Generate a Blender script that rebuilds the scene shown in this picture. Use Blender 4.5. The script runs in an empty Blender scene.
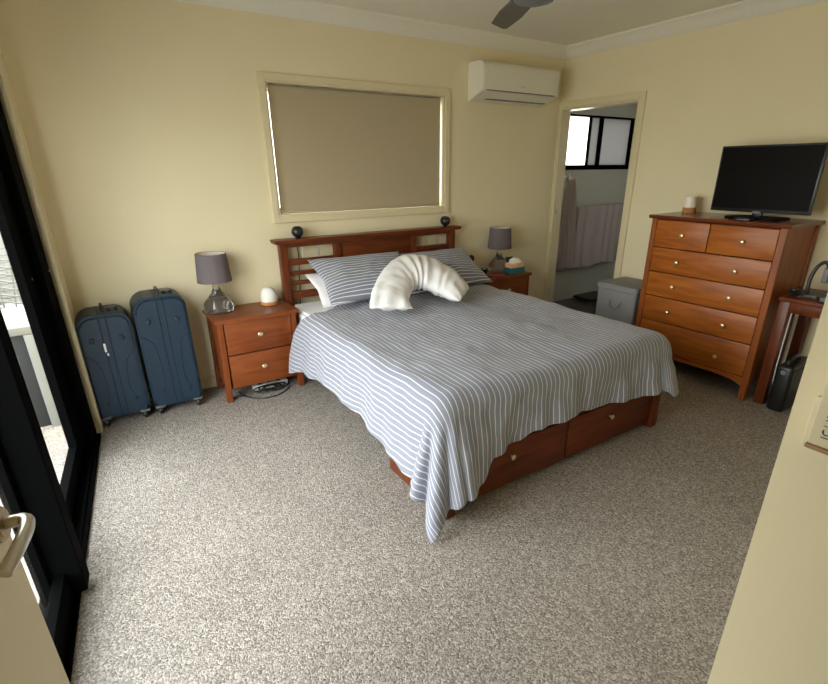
import bpy, bmesh, math, random
from mathutils import Vector, Matrix, noise
from math import sin, cos, pi, radians, sqrt, atan2

random.seed(7)
SC = bpy.context.scene
COL = SC.collection

# ------------------------------------------------------------------ materials
def new_mat(name):
    m = bpy.data.materials.new(name); m.use_nodes = True
    nt = m.node_tree
    for n in list(nt.nodes): nt.nodes.remove(n)
    out = nt.nodes.new('ShaderNodeOutputMaterial')
    b = nt.nodes.new('ShaderNodeBsdfPrincipled')
    nt.links.new(b.outputs[0], out.inputs[0])
    return m, nt, b, out

def plain(name, col, rough=.6, metal=0, spec=.5, coat=0, var=.04, scale=30, bump=0, bscale=200):
    m, nt, b, out = new_mat(name)
    b.inputs['Roughness'].default_value = rough
    b.inputs['Metallic'].default_value = metal
    b.inputs['Specular IOR Level'].default_value = spec
    b.inputs['Coat Weight'].default_value = coat
    tc = nt.nodes.new('ShaderNodeTexCoord')
    n = nt.nodes.new('ShaderNodeTexNoise'); n.inputs['Scale'].default_value = scale
    nt.links.new(tc.outputs['Object'], n.inputs['Vector'])
    r = nt.nodes.new('ShaderNodeValToRGB')
    r.color_ramp.elements[0].position = .3; r.color_ramp.elements[1].position = .7
    r.color_ramp.elements[0].color = tuple(c*(1-var) for c in col) + (1,)
    r.color_ramp.elements[1].color = tuple(min(1, c*(1+var)) for c in col) + (1,)
    nt.links.new(n.outputs['Fac'], r.inputs[0]); nt.links.new(r.outputs[0], b.inputs['Base Color'])
    if bump:
        n2 = nt.nodes.new('ShaderNodeTexNoise'); n2.inputs['Scale'].default_value = bscale
        n2.inputs['Detail'].default_value = 3
        nt.links.new(tc.outputs['Object'], n2.inputs['Vector'])
        bp = nt.nodes.new('ShaderNodeBump'); bp.inputs['Strength'].default_value = bump
        bp.inputs['Distance'].default_value = .004
        nt.links.new(n2.outputs['Fac'], bp.inputs['Height']); nt.links.new(bp.outputs[0], b.inputs['Normal'])
    return m

def wood(name, c1, c2, axis='X', rough=.4, coat=.25):
    m, nt, b, out = new_mat(name)
    tc = nt.nodes.new('ShaderNodeTexCoord'); mp = nt.nodes.new('ShaderNodeMapping')
    s = [14, 14, 14]; s['XYZ'.index(axis)] = 1.6
    mp.inputs['Scale'].default_value = s
    nt.links.new(tc.outputs['Object'], mp.inputs['Vector'])
    n = nt.nodes.new('ShaderNodeTexNoise'); n.inputs['Scale'].default_value = 2.2
    n.inputs['Detail'].default_value = 6; n.inputs['Distortion'].default_value = .6
    nt.links.new(mp.outputs[0], n.inputs['Vector'])
    r = nt.nodes.new('ShaderNodeValToRGB')
    r.color_ramp.elements[0].position = .32; r.color_ramp.elements[1].position = .68
    r.color_ramp.elements[0].color = c1 + (1,); r.color_ramp.elements[1].color = c2 + (1,)
    nt.links.new(n.outputs['Fac'], r.inputs[0]); nt.links.new(r.outputs[0], b.inputs['Base Color'])
    b.inputs['Roughness'].default_value = rough
    b.inputs['Coat Weight'].default_value = coat*.5; b.inputs['Coat Roughness'].default_value = .3
    b.inputs['Specular IOR Level'].default_value = .28
    return m

def carpet_mat():
    m, nt, b, out = new_mat('carpet_loop')
    tc = nt.nodes.new('ShaderNodeTexCoord')
    dn = nt.nodes.new('ShaderNodeTexNoise'); dn.inputs['Scale'].default_value = 45
    ad = nt.nodes.new('ShaderNodeVectorMath'); ad.operation = 'MULTIPLY_ADD'; ad.inputs[1].default_value = (.012, .012, .012)
    nt.links.new(tc.outputs['Object'], dn.inputs['Vector']); nt.links.new(dn.outputs['Color'], ad.inputs[0]); nt.links.new(tc.outputs['Object'], ad.inputs[2])
    v = nt.nodes.new('ShaderNodeTexVoronoi'); v.inputs['Scale'].default_value = 165; nt.links.new(ad.outputs[0], v.inputs['Vector'])
    sp = nt.nodes.new('ShaderNodeSeparateColor'); nt.links.new(v.outputs['Color'], sp.inputs[0])
    n2 = nt.nodes.new('ShaderNodeTexNoise'); n2.inputs['Scale'].default_value = 2.0; n2.inputs['Detail'].default_value = 3
    n3 = nt.nodes.new('ShaderNodeTexNoise'); n3.inputs['Scale'].default_value = 190; n3.inputs['Detail'].default_value = 2
    for q in (n2, n3): nt.links.new(tc.outputs['Object'], q.inputs['Vector'])
    r = nt.nodes.new('ShaderNodeValToRGB'); e = r.color_ramp.elements
    e[0].position = 0; e[0].color = (.18, .156, .137, 1)
    e[1].position = 1; e[1].color = (.52, .465, .412, 1)
    k = e.new(.25); k.color = (.262, .230, .202, 1); k = e.new(.7); k.color = (.372, .328, .288, 1)
    nt.links.new(sp.outputs[0], r.inputs[0])
    def mul(a, bb, f, lo, hi):
        mr = nt.nodes.new('ShaderNodeMapRange'); mr.inputs[1].default_value = .25; mr.inputs[2].default_value = .75; mr.inputs[3].default_value = lo; mr.inputs[4].default_value = hi
        nt.links.new(bb, mr.inputs[0]); mx = nt.nodes.new('ShaderNodeMix'); mx.data_type = 'RGBA'; mx.blend_type = 'MULTIPLY'; mx.inputs[0].default_value = f
        nt.links.new(a, mx.inputs[6]); nt.links.new(mr.outputs[0], mx.inputs[7]); return mx.outputs[2]
    c = mul(r.outputs[0], n3.outputs['Fac'], 1, .72, 1.15); c = mul(c, n2.outputs['Fac'], 1, .88, 1.05)
    nt.links.new(c, b.inputs['Base Color'])
    b.inputs['Roughness'].default_value = .95; b.inputs['Specular IOR Level'].default_value = .1
    bp = nt.nodes.new('ShaderNodeBump'); bp.inputs['Strength'].default_value = .5; bp.inputs['Distance'].default_value = .008; bp.invert = True
    nt.links.new(v.outputs['Distance'], bp.inputs['Height']); nt.links.new(bp.outputs[0], b.inputs['Normal'])
    return m

def stripe_mat(name, base, light, spacing, width, uv=True, comp=0, rot=0):
    m, nt, b, out = new_mat(name)
    tc = nt.nodes.new('ShaderNodeTexCoord')
    sx = nt.nodes.new('ShaderNodeSeparateXYZ'); nt.links.new(tc.outputs['UV'], sx.inputs[0])
    mul = nt.nodes.new('ShaderNodeMath'); mul.operation = 'MULTIPLY'; mul.inputs[1].default_value = 1/spacing
    nt.links.new(sx.outputs[comp], mul.inputs[0])
    fr = nt.nodes.new('ShaderNodeMath'); fr.operation = 'FRACT'; nt.links.new(mul.outputs[0], fr.inputs[0])
    r = nt.nodes.new('ShaderNodeValToRGB'); e = r.color_ramp.elements
    e[0].position = 0; e[0].color = (0, 0, 0, 1)
    e[1].position = .5-width/2; e[1].color = (0, 0, 0, 1)
    for p, v in ((.5-width/4, 1), (.5+width/4, 1), (.5+width/2, 0), (1, 0)):
        k = e.new(p); k.color = (v, v, v, 1)
    nt.links.new(fr.outputs[0], r.inputs[0])
    n = nt.nodes.new('ShaderNodeTexNoise'); n.inputs['Scale'].default_value = 260; n.inputs['Detail'].default_value = 2
    nt.links.new(tc.outputs['UV'], n.inputs['Vector'])
    br = nt.nodes.new('ShaderNodeValToRGB')
    br.color_ramp.elements[0].position = .3; br.color_ramp.elements[1].position = .7
    br.color_ramp.elements[0].color = tuple(c*.8 for c in base)+(1,)
    br.color_ramp.elements[1].color = tuple(c*1.2 for c in base)+(1,)
    nt.links.new(n.outputs['Fac'], br.inputs[0])
    mx = nt.nodes.new('ShaderNodeMix'); mx.data_type = 'RGBA'
    nt.links.new(r.outputs[0], mx.inputs[0]); nt.links.new(br.outputs[0], mx.inputs[6])
    mx.inputs[7].default_value = light + (1,)
    nt.links.new(mx.outputs[2], b.inputs['Base Color'])
    b.inputs['Roughness'].default_value = .9; b.inputs['Specular IOR Level'].default_value = .2
    b.inputs['Sheen Weight'].default_value = .2
    bp = nt.nodes.new('ShaderNodeBump'); bp.inputs['Strength'].default_value = .15; bp.inputs['Distance'].default_value = .002
    nt.links.new(n.outputs['Fac'], bp.inputs['Height']); nt.links.new(bp.outputs[0], b.inputs['Normal'])
    return m

def pane_mat(name, tint=(1, 1, 1), gloss=.08):
    m, nt, b, out = new_mat(name); nt.nodes.remove(b)
    t = nt.nodes.new('ShaderNodeBsdfTransparent'); t.inputs[0].default_value = tint+(1,)
    g = nt.nodes.new('ShaderNodeBsdfGlossy'); g.inputs['Roughness'].default_value = .02
    mx = nt.nodes.new('ShaderNodeMixShader'); mx.inputs[0].default_value = gloss
    nt.links.new(t.outputs[0], mx.inputs[1]); nt.links.new(g.outputs[0], mx.inputs[2]); nt.links.new(mx.outputs[0], out.inputs[0])
    return m

def frosted(name, col):
    m, nt, b, out = new_mat(name); nt.nodes.remove(b)
    t = nt.nodes.new('ShaderNodeBsdfTranslucent'); t.inputs[0].default_value = col+(1,)
    d = nt.nodes.new('ShaderNodeBsdfDiffuse'); d.inputs[0].default_value = tuple(c*.5 for c in col)+(1,)
    mx = nt.nodes.new('ShaderNodeMixShader'); mx.inputs[0].default_value = .2
    nt.links.new(t.outputs[0], mx.inputs[1]); nt.links.new(d.outputs[0], mx.inputs[2]); nt.links.new(mx.outputs[0], out.inputs[0])
    return m

M = dict(
    wall=plain('wall_paint_cream', (.80, .71, .485), .75, var=.012, scale=3, bump=.05, bscale=350),
    ceiling=plain('ceiling_paint', (.87, .84, .76), .8, var=.01, scale=3),
    trim=plain('trim_gloss_cream', (.72, .63, .42), .35, var=.01),
    leaf=plain('door_leaf_cream', (.76, .67, .45), .4, var=.01),
    cornice=plain('cornice_paint', (.85, .82, .74), .7, var=.01),
    carpet=carpet_mat(),
    tile=plain('dark_floor_tile', (.05, .043, .04), .35, var=.2, scale=6),
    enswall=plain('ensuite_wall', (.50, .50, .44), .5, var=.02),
    bed=wood('red_brown_wood', (.085, .016, .004), (.165, .036, .008), 'X'),
    bedv=wood('red_brown_wood_upright', (.085, .016, .004), (.165, .036, .008), 'Z'),
    side=wood('chestnut_wood', (.17, .038, .009), (.25, .067, .016), 'X'),
    sidev=wood('chestnut_wood_upright', (.165, .037, .008), (.235, .062, .014), 'Z'),
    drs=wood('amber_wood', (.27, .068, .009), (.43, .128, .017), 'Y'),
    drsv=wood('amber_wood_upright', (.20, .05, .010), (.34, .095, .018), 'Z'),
    drstop=wood('dark_amber_wood', (.11, .024, .008), (.20, .045, .013), 'Y', .22, .5),
    gap=plain('shadow_gap', (.03, .01, .005), .9),
    knob=plain('pale_brass', (.80, .68, .46), .28, metal=.8),
    black=plain('black_aluminium', (.0016, .0017, .0018), .7, spec=.015, var=.1),
    blackp=plain('black_plastic', (.010, .010, .011), .35, var=.1),
    screen=plain('tv_screen_glass', (.006, .0045, .004), .4, spec=.05, var=.05),
    suit=plain('navy_suitcase_shell', (.006, .024, .048), .42, var=.15, scale=60, bump=.35, bscale=420),
    suitd=plain('navy_seam', (.008, .018, .040), .6),
    suitg=plain('grey_wheel_housing', (.13, .135, .14), .5),
    white=plain('white_plastic', (.80, .79, .75), .4, var=.02),
    acw=plain('ac_plastic', (.80, .77, .66), .38, var=.01),
    linen=plain('white_linen', (.86, .85, .87), .9, spec=.2, var=.02, bump=.2, bscale=90),
    duvet=stripe_mat('blue_grey_ticking', (.225, .235, .290), (.68, .68, .72), .030, .20),
    pcase=stripe_mat('blue_grey_ticking_pillow', (.21, .22, .28), (.78, .78, .80), .030, .24, comp=1),
    shade=plain('mauve_grey_lampshade', (.135, .112, .118), .85, var=.05, scale=200, bump=.2, bscale=500),
    shadein=plain('lampshade_lining', (.75, .68, .60), .9),
    blind=plain('taupe_blind_fabric', (.45, .37, .25), .85, var=.015, scale=200),
    steel=plain('brushed_steel', (.60, .57, .50), .3, metal=.9),
    brass=plain('brass_rose', (.50, .38, .22), .35, metal=.7),
    towel=plain('mauve_grey_towel', (.46, .40, .40), .95, spec=.1, var=.12, scale=90, bump=.6, bscale=260),
    hamper=plain('grey_felt', (.29, .29, .295), .9, spec=.1, var=.1, scale=150, bump=.4, bscale=300),
    rope=plain('cream_cord', (.6, .55, .45), .8),
    ltwood=plain('honey_wood', (.55, .26, .09), .45, var=.12, scale=60),
    candle=plain('white_candle_glass', (.86, .80, .68), .35),
    teal=plain('teal_card', (.02, .16, .17), .6, var=.3, scale=60),
    tissuep=plain('peach_paper', (.85, .50, .32), .7, var=.15, scale=40),
    tissuew=plain('white_tissue', (.88, .85, .78), .9),
    redbook=plain('dull_red_cover', (.28, .06, .05), .6),
    grey=plain('grey_plastic', (.18, .18, .19), .5),
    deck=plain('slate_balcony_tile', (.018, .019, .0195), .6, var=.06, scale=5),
    extw=plain('darkened_exterior_render', (.13, .13, .12), .7, var=.03, scale=8),  # outdoor surfaces, evenly darkened to keep them from clipping
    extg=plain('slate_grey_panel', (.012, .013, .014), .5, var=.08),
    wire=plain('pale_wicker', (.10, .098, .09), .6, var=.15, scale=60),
    glass=pane_mat('clear_pane', (.93, .96, .95), .07),
    frost=frosted('frosted_pane', (.97, .95, .90)),
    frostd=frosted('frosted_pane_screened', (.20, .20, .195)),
    darkg=plain('dark_grey_plastic', (.035, .036, .036), .5),
    frostm=frosted('added_window_pane_grey', (.42, .42, .41)),  # pane of the added ensuite side window
    brown=plain('brown_edge', (.30, .16, .07), .5),
    ink=plain('dark_ink', (.06, .05, .04), .7),
    panel=plain('cream_controller_plastic', (.66, .58, .40), .4, var=.02),
)
def smoky():
    m, nt, b, out = new_mat('smoky_glass')
    b.inputs['Base Color'].default_value = (.86, .80, .76, 1); b.inputs['Transmission Weight'].default_value = .95
    b.inputs['Roughness'].default_value = .06; b.inputs['IOR'].default_value = 1.45
    return m
M['smoky'] = smoky()

# ------------------------------------------------------------------ geometry helpers
def bm_new(): return bmesh.new()

def box(bm, x0, x1, y0, y1, z0, z1, bev=0, seg=2, mat=None):
    t = bmesh.new()
    bmesh.ops.create_cube(t, size=1)
    for v in t.verts:
        v.co = Vector(((x0+x1)/2+v.co.x*(x1-x0), (y0+y1)/2+v.co.y*(y1-y0), (z0+z1)/2+v.co.z*(z1-z0)))
    if bev: bmesh.ops.bevel(t, geom=t.edges[:], offset=bev, segments=seg, affect='EDGES', profile=.5)
    if mat is not None:
        for v in t.verts: v.co = mat @ v.co
    me = bpy.data.meshes.new('tmp'); t.to_mesh(me); t.free(); bm.from_mesh(me); bpy.data.meshes.remove(me)
    return bm

def lathe(bm, cx, cy, prof, n=40, mat=None, cap=True):
    rings = []
    for r, z in prof:
        ring = []
        for i in range(n):
            a = 2*pi*i/n
            p = Vector((cx+max(r, 1e-4)*cos(a), cy+max(r, 1e-4)*sin(a), z))
            if mat is not None: p = mat @ p
            ring.append(bm.verts.new(p))
        rings.append(ring)
    for a, b in zip(rings, rings[1:]):
        for i in range(n):
            j = (i+1) % n
            bm.faces.new((a[i], a[j], b[j], b[i]))
    if cap:
        bm.faces.new(list(reversed(rings[0]))); bm.faces.new(rings[-1])
    return bm

def tube(bm, pts, r, n=10, closed=False, rad=None):
    pts = [Vector(p) for p in pts]; rings = []
    up = Vector((0, 0, 1)); N = len(pts); prev = None
    for i, p in enumerate(pts):
        if closed: d = pts[(i+1) % N]-pts[i-1]
        else: d = pts[min(i+1, N-1)]-pts[max(i-1, 0)]
        d.normalize()
        if prev is None:
            a = d.cross(up)
            if a.length < .05: a = d.cross(Vector((1, 0, 0)))
        else:
            a = prev - d*prev.dot(d)
        a.normalize(); prev = a; b = d.cross(a)
        rr = rad[i] if rad else r
        rings.append([bm.verts.new(p+a*rr*cos(2*pi*k/n)+b*rr*sin(2*pi*k/n)) for k in range(n)])
    m = N if closed else N-1
    for i in range(m):
        A, B = rings[i], rings[(i+1) % N]
        for k in range(n):
            j = (k+1) % n
            bm.faces.new((A[k], A[j], B[j], B[k]))
    if not closed:
        bm.faces.new(list(reversed(rings[0]))); bm.faces.new(rings[-1])
    return bm

def smooth_path(pts, k=8):
    P = [Vector(p) for p in pts]; P = [P[0]*2-P[1]]+P+[P[-1]*2-P[-2]]; out = []
    for i in range(1, len(P)-2):
        a, b, c, d = P[i-1:i+3]
        for j in range(k):
            t = j/k
            out.append(.5*((2*b)+(c-a)*t+(2*a-5*b+4*c-d)*t*t+(3*b-a-3*c+d)*t**3))
    out.append(P[-2]); return out

def prism(bm, pts, axis, a0, a1, bev=0):
    """extrude a 2D outline (list of (u,v)) along axis 'X','Y','Z'"""
    t = bmesh.new()
    def mk(u, v, a):
        return {'X': (a, u, v), 'Y': (u, a, v), 'Z': (u, v, a)}[axis]
    A = [t.verts.new(mk(u, v, a0)) for u, v in pts]; B = [t.verts.new(mk(u, v, a1)) for u, v in pts]
    n = len(pts); t.faces.new(A); t.faces.new(list(reversed(B)))
    for i in range(n):
        j = (i+1) % n; t.faces.new((A[i], B[i], B[j], A[j]))
    bmesh.ops.recalc_face_normals(t, faces=t.faces[:])
    if bev: bmesh.ops.bevel(t, geom=t.edges[:], offset=bev, segments=2, affect='EDGES')
    me = bpy.data.meshes.new('tmp'); t.to_mesh(me); t.free(); bm.from_mesh(me); bpy.data.meshes.remove(me)
    return bm

def rbox_pts(x0, x1, y0, y1, r, n=6):
    out = []
    for cx, cy, a0 in ((x1-r, y1-r, 0), (x0+r, y1-r, 90), (x0+r, y0+r, 180), (x1-r, y0+r, 270)):
        for i in range(n+1):
            a = radians(a0+90*i/n); out.append((cx+r*cos(a), cy+r*sin(a)))
    return out

def world_loc(o):
    v = Vector(o.location)
    while o.parent: o = o.parent; v = v+Vector(o.location)
    return v

def obj(name, bm, mat, parent=None, smooth=True, label=None, angle=35):
    """links the bmesh (world coordinates) as ONE mesh object"""
    base = world_loc(parent) if parent else None
    if base is None:
        xs = [v.co for v in bm.verts]
        base = Vector(((min(v.x for v in xs)+max(v.x for v in xs))/2, (min(v.y for v in xs)+max(v.y for v in xs))/2, min(v.z for v in xs)))
        off = base.copy()
    else:
        off = base.copy()
    for v in bm.verts: v.co -= off
    bmesh.ops.recalc_face_normals(bm, faces=bm.faces[:])
    if smooth:
        for f in bm.faces: f.smooth = True
        for e in bm.edges:
            if len(e.link_faces) == 2 and e.calc_face_angle(0) > radians(angle): e.smooth = False
    me = bpy.data.meshes.new(name); bm.to_mesh(me); bm.free()
    me.materials.append(mat)
    o = bpy.data.objects.new(name, me); COL.objects.link(o)
    if parent: o.parent = parent
    else: o.location = base
    if label: o['label'] = label
    return o

def tag(o, label, cat, group=None, kind=None):
    o['label'] = label; o['category'] = cat
    if group: o['group'] = group
    if kind: o['kind'] = kind
    return o

def thing(name, label, cat, loc, group=None):
    o = bpy.data.objects.new(name, None); COL.objects.link(o); o.location = loc
    o.empty_display_size = .1
    return tag(o, label, cat, group)

def struct(name, bm, mat, parent=None, smooth=False):
    o = obj(name, bm, mat, parent, smooth)
    if parent is None: o['kind'] = 'structure'
    return o

def dup(root, loc, label, group=None):
    r = root.copy(); COL.objects.link(r); r.location = loc; r['label'] = label
    if group: r['group'] = group
    for ch in list(root.children):
        c = ch.copy(); COL.objects.link(c); c.parent = r
        for g in list(ch.children):
            d = g.copy(); COL.objects.link(d); d.parent = c
    return r

# ------------------------------------------------------------------ camera (measured from the photograph)
CX, CY, CZ = 1.0108, -3.7432, 1.5265
ya, pt, ro, F, PX, PY = .5783, -.3859, -.0077, 493.55, 420.72, 369.06
fw = Vector((sin(ya)*cos(pt), cos(ya)*cos(pt), sin(pt)))
rt = Vector((cos(ya), -sin(ya), 0)); up = rt.cross(fw)
r2 = rt*cos(ro)+up*sin(ro); u2 = -rt*sin(ro)+up*cos(ro)
cam = bpy.data.cameras.new('camera'); cob = bpy.data.objects.new('camera', cam); COL.objects.link(cob)
mw = Matrix((r2, u2, -fw)).transposed().to_4x4(); mw.translation = Vector((CX, CY, CZ)); cob.matrix_world = mw
cam.sensor_width = 36; cam.lens = 36*F/828; cam.shift_x = (414-PX)/828; cam.shift_y = (PY-342)/828
cam.clip_start = .02
SC.camera = cob

# ------------------------------------------------------------------ room
W = 5.0925; H = 2.549
def L(s, off, z):                      # left wall frame: s = distance from the back corner, off = into the room
    d = Vector((-.0862, -.99628, 0)); n = Vector((.99628, -.0862, 0))
    p = Vector((.838, 0, 0))+d*s+n*off
    return Vector((p.x, p.y, z))
LM = Matrix(((-.0862, .99628, 0, .838), (-.99628, -.0862, 0, 0), (0, 0, 1, 0), (0, 0, 0, 1)))   # (s,off,z)->world
def lbox(bm, s0, s1, o0, o1, z0, z1, bev=0): return box(bm, s0, s1, o0, o1, z0, z1, bev, 2, LM)

b = bm_new(); box(b, -.2, W, -5.2, 0, -.12, 0); o = struct('floor', b, M['carpet']); 
b = bm_new(); box(b, .2, W+.01, -5.2, .01, H, H+.1); struct('ceiling', b, M['ceiling'])
# back wall with window hole
wx0, wx1, wz0, wz1 = 2.171+.045, 3.755-.045, 1.161+.045, 2.129-.045
b = bm_new()
box(b, .70, wx0, 0, .14, 0, H); box(b, wx1, W+.11, 0, .14, 0, H); box(b, wx0, wx1, 0, .14, 0, wz0); box(b, wx0, wx1, 0, .14, wz1, H)
struct('wall_back', b, M['wall'])
# right wall with doorway
dy0, dy1, dz = -.012, -.866, 2.05
b = bm_new()
box(b, W, W+.11, dy0, 0, 0, H); box(b, W, W+.11, dy1, dy0, dz, H); box(b, W, W+.11, -5.2, dy1, 0, H)
struct('wall_right', b, M['wall'])
# left wall (slightly skewed) with the sliding door opening
S0, S1, ZT = .35, 3.0, 2.12
b = bm_new()
lbox(b, -.15, S0, -.13, 0, 0, H); lbox(b, S1, 5.25, -.13, 0, 0, H); lbox(b, S0, S1, -.13, 0, ZT, H)
struct('wall_left', b, M['wall'])
# near walls (the camera stands in the entry)
b = bm_new(); box(b, 1.62, W, -5.2, -3.559, 0, H); wn = struct('wall_near', b, M['wall'])
b = bm_new(); box(b, .2, 1.62, -5.2, -5.1, 0, H); struct('wall_entry', b, M['wall'])
# cornice
def cornice(name, p0, p1, nrm):
    b = bm_new(); prof = [(0, 0), (.092, 0), (.088, -.012), (.06, -.03), (.035, -.055), (.016, -.085), (.0, -.092)]
    A = []; B = []
    for u, v in prof:
        A.append(b.verts.new(Vector(p0)+Vector(nrm)*u+Vector((0, 0, H+v)))); B.append(b.verts.new(Vector(p1)+Vector(nrm)*u+Vector((0, 0, H+v))))
    n = len(prof); b.faces.new(A); b.faces.new(list(reversed(B)))
    for i in range(n):
        j = (i+1) % n; b.faces.new((A[i], B[i], B[j], A[j]))
    o = struct(name, b, M['cornice'], smooth=True); return o
cornice('trim_1', (.8, 0, 0), (W, 0, 0), (0, -1, 0))
cornice('trim_2', (W, 0, 0), (W, -3.55, 0), (-1, 0, 0))
cornice('trim_3', L(0, 0, 0), L(3.75, 0, 0), (1, 0, 0))
# baseboards
b = bm_new(); box(b, .85, W-.001, -.014, 0, 0, .085, .003); struct('baseboard_back', b, M['trim'])
b = bm_new(); box(b, W-.014, W, -3.55, -.925, 0, .085, .003); struct('baseboard_right', b, M['trim'])
b = bm_new(); lbox(b, .015, S0-.03, 0, .014, 0, .085, .003); struct('baseboard_left', b, M['trim'])
# doorway architrave + lining
b = bm_new()
box(b, W-.018, W, dy0-.0, dy0+.012, 0, dz+.055, .001); box(b, W-.018, W, dy1-.055, dy1, 0, dz+.055, .003); box(b, W-.018, W, dy1, dy0, dz, dz+.055, .003)
box(b, W-.006, W+.116, dy0-.018, dy0, 0, dz, .002); box(b, W-.006, W+.116, dy1, dy1+.018, 0, dz, .002); box(b, W-.006, W+.116, dy1+.018, dy0-.018, dz-.018, dz, .002)
tr = struct('door_1', b, M['trim'])
b = bm_new(); box(b, W+.02, W+.05, dy0-.021, dy0-.018, 1.08, 1.16, .001); box(b, W+.02, W+.05, dy0-.021, dy0-.018, .22, .30, .001)
obj('strike_plate', b, M['steel'], tr)

# back window: frame, glass, blind
b = bm_new()
fx0, fx1, fz0, fz1 = 2.171, 3.755, 1.161, 2.129
box(b, fx0, wx0, -.02, 0, fz0, fz1, .003); box(b, wx1, fx1, -.02, 0, fz0, fz1, .003)
box(b, wx0, wx1, -.02, 0, fz0, wz0, .003); box(b, wx0, wx1, -.02, 0, wz1, fz1, .003)
box(b, wx0, wx0+.012, -.012, .13, wz0, wz1); box(b, wx1-.012, wx1, -.012, .13, wz0, wz1)
box(b, wx0+.012, wx1-.012, -.012, .13, wz0, wz0+.012); box(b, wx0+.012, wx1-.012, -.012, .13, wz1-.012, wz1)
w1 = struct('window_1', b, M['trim'])
b = bm_new(); gx0, gx1, gz0, gz1 = wx0+.012, wx1-.012, wz0+.012, wz1-.012
for a, wd_ in ((gx0, .008), ((gx0+gx1)/2-.02, .04), (gx1-.04, .04)): box(b, a, a+wd_, .085, .125, gz0, gz1)
box(b, gx0, gx1, .085, .125, gz0, gz0+.04); box(b, gx0, gx1, .085, .125, gz1-.04, gz1)
obj('window_sash', b, M['black'], w1, False)
b = bm_new(); box(b, gx0+.006, gx1-.03, .103, .107, gz0+.03, gz1-.03); obj('window_pane', b, M['glass'], w1, False)
rb = thing('roller_blind', 'taupe roller blind pulled fully down over the window above the bed', 'blind', ((gx0+gx1)/2, .03, gz0))
b = bm_new(); box(b, gx0+.016, gx1-.012, .028, .0295, gz0+.006, gz1-.018); obj('blind_fabric', b, M['blind'], rb, False)
b = bm_new(); lathe(b, 0, 0, [(.017, gx0+.005), (.017, gx1-.005)], 20, Matrix.Translation((0, .05, gz1-.02)) @ Matrix(((0, 0, 1, 0), (0, 1, 0, 0), (-1, 0, 0, 0), (0, 0, 0, 1))))
obj('roller_tube', b, M['steel'], rb)
b = bm_new(); box(b, gx0+.018, gx1-.014, .024, .034, gz0+.002, gz0+.022, .003); obj('bottom_bar', b, M['blind'], rb)
b = bm_new(); tube(b, [(gx0+.007, .045, gz1-.03), (gx0+.007, .043, gz0+.16)], .0025, 6); tube(b, [(gx0+.007, .05, gz0+.10), (gx0+.007, .05, gz0+.16)], .006, 8); obj('pull_cord', b, M['white'], rb)

# sliding door
b = bm_new()   # painted jamb edge
lbox(b, S0-.045, S0, -.11, .022, 0, ZT+.05, .003)
lbox(b, S0, S1, -.11, .022, ZT, ZT+.05, .003)
struct('trim_4', b, M['trim'])
b = bm_new()
lbox(b, S0+.001, S0+.20, -.12, -.012, 0, ZT, .003); lbox(b, S1-.05, S1-.001, -.12, -.005, 0, ZT, .003)
lbox(b, S0+.05, S1-.05, -.12, -.005, ZT-.05, ZT-.001, .003)
lbox(b, S0+.05, S1-.05, -.12, .012, .0, .022, .002)
for o0 in (-.012, -.040, -.085): lbox(b, S0+.05, S1-.05, o0-.005, o0+.005, .022, .034, .001)
w2 = struct('window_2', b, M['black'])
def panel(nm, s0, s1, o0, o1, st, z0=.036):
    b = bm_new(); zt = ZT-.055
    lbox(b, s0, s0+st, o0, o1, z0, zt, .003); lbox(b, s1-st, s1, o0, o1, z0, zt, .003)
    lbox(b, s0+st, s1-st, o0, o1, z0, z0+.10, .002); lbox(b, s0+st, s1-st, o0, o1, zt-.07, zt, .002)
    f = obj('door_panel', b, M['black'], w2, False)
    b = bm_new(); lbox(b, s0+st-.005, s1-st+.005, (o0+o1)/2-.003, (o0+o1)/2+.003, z0+.095, zt-.065); obj('pane', b, M['glass'], f, False)
    return f
panel('far', S0+.205, 1.86, -.095, -.055, .20)
pn = panel('near', 1.735, S1-.055, -.046, -.008, .085)
b = bm_new(); lbox(b, 1.735, 1.83, -.050, .042, .03, ZT-.06, .004); obj('meeting_stile', b, M['black'], pn, False)
b = bm_new()
for z in (1.02,): 
    lbox(b, S0+.26, S0+.275, -.055, -.051, z, z+.012, .001); lbox(b, S0+.03, S0+.04, -.012, -.008, z, z+.012, .001)
obj('screw_cap', b, M['steel'], w2)

# entry door leaf, open beside the camera
hx, hy = .715, -3.70; ex, ey = .8145, -2.888
dv = Vector((ex-hx, ey-hy, 0)); dl = dv.length; ang = atan2(dv.y, dv.x)
DM = Matrix.Translation((hx, hy, 0)) @ Matrix.Rotation(ang, 4, 'Z')
b = bm_new(); box(b, 0, dl, 0, .036, .012, 2.04, .0015, 1, DM)
b2 = b; door = struct('door_2', b2, M['leaf'])
b = bm_new(); lathe(b, 0, 0, [(.027, 0), (.027, .006), (.022, .010)], 28, DM @ Matrix.Translation((dl-.030, 0, 1.05)) @ Matrix.Rotation(radians(90), 4, 'X'))
rose = obj('handle_rose', b, M['brass'], door)
b = bm_new(); hz = 1.05; hp = [(dl-.030, 0, hz), (dl-.030, -.020, hz), (dl-.031, -.031, hz), (dl-.040, -.038, hz), (dl-.062, -.040, hz-.001), (dl-.095, -.036, hz-.005), (dl-.120, -.030, hz-.010), (dl-.132, -.026, hz-.014)]
tube(b, [DM @ Vector(p) for p in smooth_path(hp, 5)], .0095, 12); obj('door_handle', b, M['steel'], door)

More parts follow.
